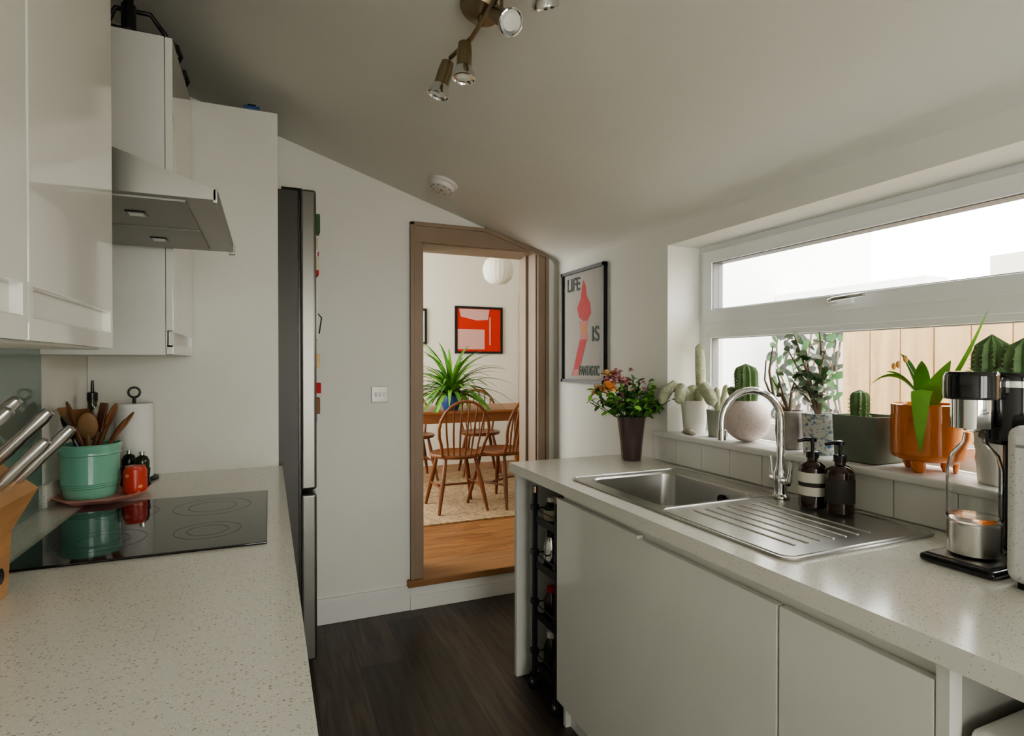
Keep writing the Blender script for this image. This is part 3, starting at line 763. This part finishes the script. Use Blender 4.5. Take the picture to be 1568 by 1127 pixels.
for k in range(260):
    p = V((3.14+random.uniform(-.04, .04), random.uniform(2.34, 2.88), random.uniform(.3, 1.66)))
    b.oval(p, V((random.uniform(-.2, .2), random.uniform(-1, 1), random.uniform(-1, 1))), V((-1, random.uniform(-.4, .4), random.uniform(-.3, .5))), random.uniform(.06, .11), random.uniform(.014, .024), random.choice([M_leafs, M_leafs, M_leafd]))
b.done('climbing_shrub', recalc=False, wn=False)

# ---------------------------------------------------------------- plants on sill
SZ = 1.031
def cactus(b, c, r, h, m, ribs=12, lean=(0, 0), spines=True, amp=.12):
    c = V(c); pr = []
    for k in range(11):
        t = k/10; rr = r*(.82+.18*math.sin(min(t*2, 1)*math.pi/2)) if t < .75 else r*math.sqrt(max(0, 1-((t-.75)/.25)**2))
        pr.append((max(rr, .0005), h*t))
    Sh = Matrix.Identity(4); Sh[0][2] = lean[0]; Sh[1][2] = lean[1]
    b.lathe(pr, c, m, ribs*4, M=Sh, ribs=ribs, amp=amp)
    if spines:
        for i in range(ribs):
            a = 2*math.pi*i/ribs
            for k in range(max(4, int(h/.011))):
                t = (k+.5)/max(4, int(h/.011)); j = min(10, int(t*10)+1); rr = pr[j][0]*(1+amp)
                p = c+V((rr*math.cos(a)+lean[0]*h*t, rr*math.sin(a)+lean[1]*h*t, h*t))
                for q in range(4):
                    d = V((math.cos(a)+random.uniform(-.8, .8), math.sin(a)+random.uniform(-.8, .8), random.uniform(-.6, .8))).normalized()*.009
                    s_ = d.orthogonal().normalized()*.0007
                    b.add([p-s_, p+s_, p+d], [(0, 1, 2)], M_spine)
def potprof(r0, r1, h, t=.006): return [(r0, 0), (r0*1.03, .004), (r1, h), (r1-t, h), (r1-t, h-.012), (0, h-.012)]

b = MB(); c = (1.628, 1.895, SZ)
b.lathe(potprof(.042, .056, .135), c, M_potw, 32); b.lathe([(.048, .124), (0, .126)], c, M_soil, 20)
b.tube([(1.64, 1.88, 1.15), (1.645, 1.875, 1.22), (1.65, 1.885, 1.30), (1.65, 1.89, 1.385), (1.65, 1.89, 1.40)], [.016, .02, .021, .018, .006], M_cactp, 16)
b.tube([(1.61, 1.90, 1.15), (1.59, 1.92, 1.20), (1.56, 1.945, 1.225), (1.53, 1.952, 1.20), (1.51, 1.955, 1.165), (1.503, 1.955, 1.15)], [.014, .022, .025, .024, .021, .006], M_cactp, 16)
b.tube([(1.63, 1.87, 1.15), (1.61, 1.84, 1.205), (1.60, 1.80, 1.22), (1.585, 1.76, 1.195), (1.575, 1.735, 1.17), (1.575, 1.73, 1.155)], [.014, .022, .026, .025, .021, .006], M_cactp, 16)
b.tube([(1.60, 1.90, 1.15), (1.57, 1.885, 1.195), (1.54, 1.87, 1.215), (1.52, 1.855, 1.19), (1.515, 1.85, 1.165), (1.515, 1.85, 1.155)], [.014, .022, .024, .022, .019, .006], M_cactp, 16)
b.sph((1.62, 1.895, 1.185), (.035, .035, .045), M_cactp)
b.done('potted_monkey_tail_cactus')
b = MB(); c = (1.635, 1.765, SZ); b.lathe(potprof(.036, .045, .105), c, M_potg, 28)
for k in range(5):
    a = k*1.26; b.tube([(c[0], c[1], SZ+.10), (c[0]+.02*math.cos(a), c[1]+.02*math.sin(a), SZ+.14), (c[0]+.032*math.cos(a), c[1]+.032*math.sin(a), SZ+.155+.01*k), (c[0]+.034*math.cos(a), c[1]+.034*math.sin(a), SZ+.165+.01*k)], [.008, .012, .011, .003], M_cactp, 12)
b.done('potted_small_cactus')
b = MB()
for (x, y, r) in ((1.575, 1.86, .017), (1.565, 1.83, .013), (1.572, 1.885, .012)): b.sph((x, y, SZ+r*.6), (r, r*1.2, r*.6), M_stone, 12, 8)
b.done('pebbles')
b = MB(); c = V((1.620, 1.602, SZ+.080))
pr = [(.083*math.sin(a*math.pi/20), -.080*math.cos(a*math.pi/20)) for a in range(2, 18)]
b.lathe(pr+[(.034, .068), (0, .066)], c, M_sph, 40)
cactus(b, (c.x, c.y, c.z+.062), .038, .145, M_cact, 12, lean=(0, .05)); cactus(b, (c.x-.02, c.y+.035, c.z+.062), .017, .06, M_cact, 8, lean=(0, .35))
b.done('potted_barrel_cactus')
def jade(b, base, targets, mleafs, n=10, ls=.03):
    for tgt in targets:
        base = V(base); tgt = V(tgt); mid = base.lerp(tgt, .5)+V((random.uniform(-.015, .015), random.uniform(-.02, .02), .01))
        pts = []
        for k in range(9):
            t = k/8; pts.append(base*(1-t)**2+mid*2*t*(1-t)+tgt*t*t)
        b.tube(pts, [.006-.0005*k for k in range(9)], M_stem, 7)
        for k in range(n):
            t = random.uniform(.4, 1.05); i = min(8, int(t*8)); p = pts[i]
            d = V((random.uniform(-.8, .5), random.uniform(-1, 1), random.uniform(-.5, 1)))
            b.oval(p, d, V((random.uniform(-1, 1), random.uniform(-.5, .5), random.uniform(.2, 1))), ls*random.uniform(.7, 1.2), ls*.30, random.choice(mleafs))
b = MB(); c = (1.63, 1.42, SZ)
b.lathe([(.038, 0), (.042, .005), (.047, .06), (.045, .125), (.040, .128), (.040, .118), (0, .116)], c, M_potgrey, 40, ribs=10, amp=.03)
jade(b, (1.63, 1.42, SZ+.11), [(1.63, 1.50, 1.27), (1.62, 1.47, 1.30), (1.64, 1.40, 1.28)], [M_leafj, M_leafp], 5, .026)
b.tube([(1.63, 1.43, 1.14), (1.62, 1.48, 1.20), (1.63, 1.51, 1.29), (1.625, 1.49, 1.38)], [.006, .005, .004, .002], M_stem)
b.tube([(1.63, 1.42, 1.14), (1.62, 1.50, 1.22), (1.63, 1.53, 1.26), (1.625, 1.52, 1.33)], [.005, .004, .003, .002], M_stem)
b.done('potted_succulent')
b = MB(); c = (1.625, 1.305, SZ)
b.lathe(potprof(.045, .051, .128), c, M_potblue, 32)
jade(b, (1.625, 1.305, SZ+.11), [(1.62, 1.42, 1.36), (1.60, 1.38, 1.41), (1.63, 1.31, 1.42), (1.62, 1.28, 1.36), (1.60, 1.33, 1.30), (1.61, 1.41, 1.27), (1.60, 1.27, 1.28), (1.62, 1.35, 1.36)], [M_leafj, M_leafj, M_leafp, M_leafd], 12, .034)
b.done('potted_jade_plant')
b = MB()
b.lathe([(.062*1.35, 0), (.066*1.35, .003), (.071*1.35, .135), (.066*1.35, .135), (.065*1.35, .12), (0, .12)], (0, 0, 0), M_potgd, 4, M=Matrix.Translation(V((1.632, 1.145, SZ))) @ Matrix.Rotation(math.pi/4, 4, 'Z'), sx=.95)
cactus(b, (1.62, 1.165, SZ+.115), .024, .095, M_cact, 10); b.done('square_planter_with_cactus', 30)
b = MB(); c = V((1.628, .985, SZ))
b.lathe([(.03, .028), (.066, .030), (.076, .038), (.079, .05), (.080, .178), (.075, .18), (.073, .165), (0, .163)], c, M_orpot, 40)
for k in range(3):
    a = math.radians(120*k+195); b.lathe([(.010, 0), (.016, .012), (.019, .04)], (c.x+.050*math.cos(a), c.y+.050*math.sin(a), SZ), M_orpot, 16)
def strap(p0, p1, p2, w, m, side=None, pw=.8):
    p0, p1, p2 = V(p0), V(p1), V(p2); pts = []; ws = []
    for k in range(17):
        t = k/16; pts.append(p0*(1-t)**2+p1*2*t*(1-t)+p2*t*t); ws.append(w*max(.05, math.sin(math.pi*(t**.8*.95+.05))**pw))
    b.blade(pts, ws, m, side=side, fold=.2)
z = SZ+.165
SD = (.5, -.85, 0)
strap((c.x-.02, c.y-.02, z), (c.x-.088, c.y-.035, z+.15), (c.x-.093, c.y-.045, z-.105), .023, M_leaf2, SD, .6)
strap((c.x, c.y, z), (c.x-.03, c.y-.04, z+.05), (c.x-.05, c.y-.09, z+.13), .024, M_leaf2, (.4, -.6, -.5))
strap((c.x, c.y, z), (c.x-.01, c.y+.01, z+.10), (c.x-.05, c.y-.02, z+.13), .020, M_leaf, (.5, -.7, .3))
strap((c.x, c.y, z), (c.x, c.y+.07, z+.14), (c.x-.02, c.y+.14, z+.06), .007, M_leaf2, (.5, .3, -.6))
strap((c.x, c.y, z), (c.x, c.y+.05, z+.10), (c.x-.01, c.y+.10, z+.10), .009, M_leaf2, (.5, .3, -.6))
strap((c.x, c.y, z), (c.x-.0, c.y+.03, z+.12), (c.x-.01, c.y+.06, z+.15), .010, M_leaf, (.5, -.3, .6))
strap((c.x, c.y, z), (c.x-.02, c.y-.08, z+.06), (c.x-.05, c.y-.17, z+.25), .011, M_leaf2, (.5, -.6, .5))
b.tube([(c.x, c.y, z), (c.x-.01, c.y+.02, z+.08), (c.x-.02, c.y+.04, z+.13)], [.003, .003, .002], M_leaf, 7)
for p in ((-.02, .04, .135), (-.02, .06, .12), (-.0, .085, .115)): b.sph(c+V((p[0], p[1], .165+p[2])), (.006, .006, .010), M_forange, 8, 6)
b.done('potted_orchid', recalc=False)
b = MB(); c = (1.635, .80, SZ); b.lathe(potprof(.055, .068, .12), c, M_potw, 28)
cactus(b, (1.635, .835, SZ+.11), .036, .25, M_cact, 12); cactus(b, (1.64, .77, SZ+.11), .042, .24, M_cact, 12); cactus(b, (1.60, .80, SZ+.11), .028, .17, M_cact, 10)
b.done('potted_column_cactus')

# ---------------------------------------------------------------- wall things
b = MB(); py0, py1, pz0, pz1 = 2.445, 2.899, 1.214, 1.826; w = .017
b.box(1.532, 1.555, py0, py1, pz0, pz0+w, M_black_fr); b.box(1.532, 1.555, py0, py1, pz1-w, pz1, M_black_fr)
b.box(1.532, 1.555, py0, py0+w, pz0, pz1, M_black_fr); b.box(1.532, 1.555, py1-w, py1, pz0, pz1, M_black_fr)
b.box(1.545, 1.555, py0+.01, py1-.01, pz0+.01, pz1-.01, M_poster)
def pl(pts, m, x=1.5445):
    W = py1-py0; H = pz1-pz0
    b.poly([(x, py1-u*W, pz0+v*H) for u, v in pts], m)
pl([(.52, .90), (.57, .84), (.59, .76), (.67, .68), (.69, .60), (.61, .54), (.51, .54), (.41, .58), (.37, .66), (.45, .74), (.48, .84)], M_red)
pl([(.41, .54), (.63, .54), (.59, .46), (.63, .38), (.51, .30), (.43, .38), (.45, .46)], M_pink)
pl([(.48, .50), (.57, .50), (.57, .42), (.48, .42)], M_orange, 1.544)
pl([(.44, .38), (.60, .38), (.52, .26), (.46, .17), (.38, .06), (.24, .06), (.30, .15), (.36, .26)], M_red, 1.5442)
pl([(.30, .12), (.42, .12), (.40, .06), (.26, .06)], M_pink, 1.5438)
poster = b.done('framed_poster', recalc=False)
def text(s, u, v, size, sx=1):
    cu = bpy.data.curves.new('txt', 'FONT'); cu.body = s; cu.size = size; cu.extrude = .0002; cu.offset = .0016
    ob = bpy.data.objects.new('lettering_'+s.lower(), cu); ob.data.materials.append(M_green_ink); sc.collection.objects.link(ob)
    W = py1-py0; H = pz1-pz0
    Mx = Matrix(((0, 0, -1, 1.5430), (-sx, 0, 0, py1-u*W), (0, 1, 0, pz0+v*H), (0, 0, 0, 1)))
    ob.parent = poster; ob.matrix_parent_inverse = Matrix.Translation(-poster.location); ob.matrix_basis = Mx
text('LIFE', .12, .82, .10, .85); text('IS', .70, .36, .11); text('FANTASTIC', .42, .07, .070, .56)

b = MB(); b.box(.491, .577, YB-.009, YB, 1.115, 1.199, M_switch, .003)
for x in (.513, .534, .555): b.box(x-.006, x+.006, YB-.014, YB-.008, 1.145, 1.168, M_trimw, .002)
b.done('light_switch')
slope = math.atan(.325)
b = MB(); MM = Matrix.Translation(V((.779, 2.675, ceilz(.779)))) @ Matrix.Rotation(slope, 4, 'Y')
b.lathe([(.07, 0), (.07, -.012), (.064, -.016), (.060, -.018), (.055, -.034), (.042, -.040), (.018, -.041), (0, -.041)], (0, 0, 0), M_detect, 36, M=MM)
for k in range(10):
    a = k*math.pi/5; b.box(-.004, .004, .046, .052, -.039, -.026, M_gasket, M=MM @ Matrix.Rotation(a, 4, 'Z'))
b.lathe([(.006, -.041), (.006, -.043)], (0, 0, 0), M_gasket, 12, M=MM); b.done('smoke_detector')

# ceiling spotlight bar
b = MB(); q = V((.525, 1.45, ceilz(.525)))
MM = Matrix.Translation(q) @ Matrix.Rotation(slope, 4, 'Y')
b.lathe([(.056, 0), (.056, -.012), (.050, -.02), (.02, -.026), (0, -.026)], (0, 0, 0), M_brass, 32, M=MM)
zb = q.z-.05
b.tube([q+V((0, 0, -.02)), V((q.x, q.y, zb))], .008, M_brass, 12)
A = V((.495, 1.63, zb-.005)); B = V((.545, 1.15, zb))
b.tube([A, A.lerp(B, .25)+V((.012, 0, 0)), A.lerp(B, .5), A.lerp(B, .75)+V((-.012, 0, 0)), B], .0065, M_brass, 12)
def spot(p, d, k=1.):
    p = V(p); d = V(d).normalized(); R = Matrix.Translation(p) @ d.to_track_quat('Z', 'Y').to_matrix().to_4x4() @ Matrix.Scale(k, 4)
    b.tube([p+V((0, 0, .045)), p+V((0, 0, .0))], .005, M_brass, 8)
    b.lathe([(.010, -.045), (.018, -.04), (.021, -.01), (.021, .025), (.023, .03)], (0, 0, 0), M_brass, 24, M=R)
    b.lathe([(.022, .028), (.031, .052), (.032, .062), (.029, .063), (.027, .058)], (0, 0, 0), M_chrome, 28, M=R)
    b.lathe([(.027, .056), (.012, .060), (0, .061)], (0, 0, 0), M_lampglass, 20, M=R)
spot((.478, 1.64, zb-.055), (-.25, .10, -.9)); spot((.505, 1.53, zb-.05), (-.05, -.05, -.98)); spot((.54, 1.34, zb-.035), (.10, -.75, -.6)); spot((.56, 1.15, zb-.045), (.3, .3, -.8))
b.done('ceiling_spotlight_bar')

# ---------------------------------------------------------------- light
w = bpy.data.worlds.new('World'); sc.world = w; w.use_nodes = True; nt = w.node_tree
bg = nt.nodes['Background']; tcn = nt.nodes.new('ShaderNodeTexCoord'); sp = nt.nodes.new('ShaderNodeSeparateXYZ'); nt.links.new(tcn.outputs['Generated'], sp.inputs[0])
rp = nt.nodes.new('ShaderNodeValToRGB'); nt.links.new(sp.outputs['Z'], rp.inputs[0])
rp.color_ramp.elements[0].position = .0; rp.color_ramp.elements[0].color = (.99, .985, .93, 1)
rp.color_ramp.elements[1].position = .8; rp.color_ramp.elements[1].color = (.96, .98, .96, 1)
nt.links.new(rp.outputs[0], bg.inputs['Color']); bg.inputs['Strength'].default_value = 9.2
sc.view_settings.look = 'AgX - Medium High Contrast'
def portal(name, loc, rot, sx, sy):
    l = bpy.data.lights.new(name, 'AREA'); l.shape = 'RECTANGLE'; l.size = sx; l.size_y = sy
    l.cycles.is_portal = True
    o = bpy.data.objects.new(name, l); o.location = loc; o.rotation_euler = rot; sc.collection.objects.link(o)
portal('portal_kitchen_window', (1.83, (WY0+WY1)/2, 1.42), (0, math.radians(90), 0), .80, 1.75)
portal('portal_rear_door', (.55, YR-.19, 1.05), (math.radians(90), 0, 0), 1.6, 2.1)
portal('portal_added_dining_window', (-.48, 4.8, 1.6), (0, math.radians(-90), 0), 1.8, 2.2)

# ---------------------------------------------------------------- camera
cd = bpy.data.cameras.new('camera'); cam = bpy.data.objects.new('camera', cd); sc.collection.objects.link(cam)
cam.location = (0, 0, 1.32); cam.rotation_euler = (math.radians(90-.49), 0, math.radians(-23))
cd.sensor_width = 36; cd.lens = 20.14; cd.clip_start = .02
sc.camera = cam
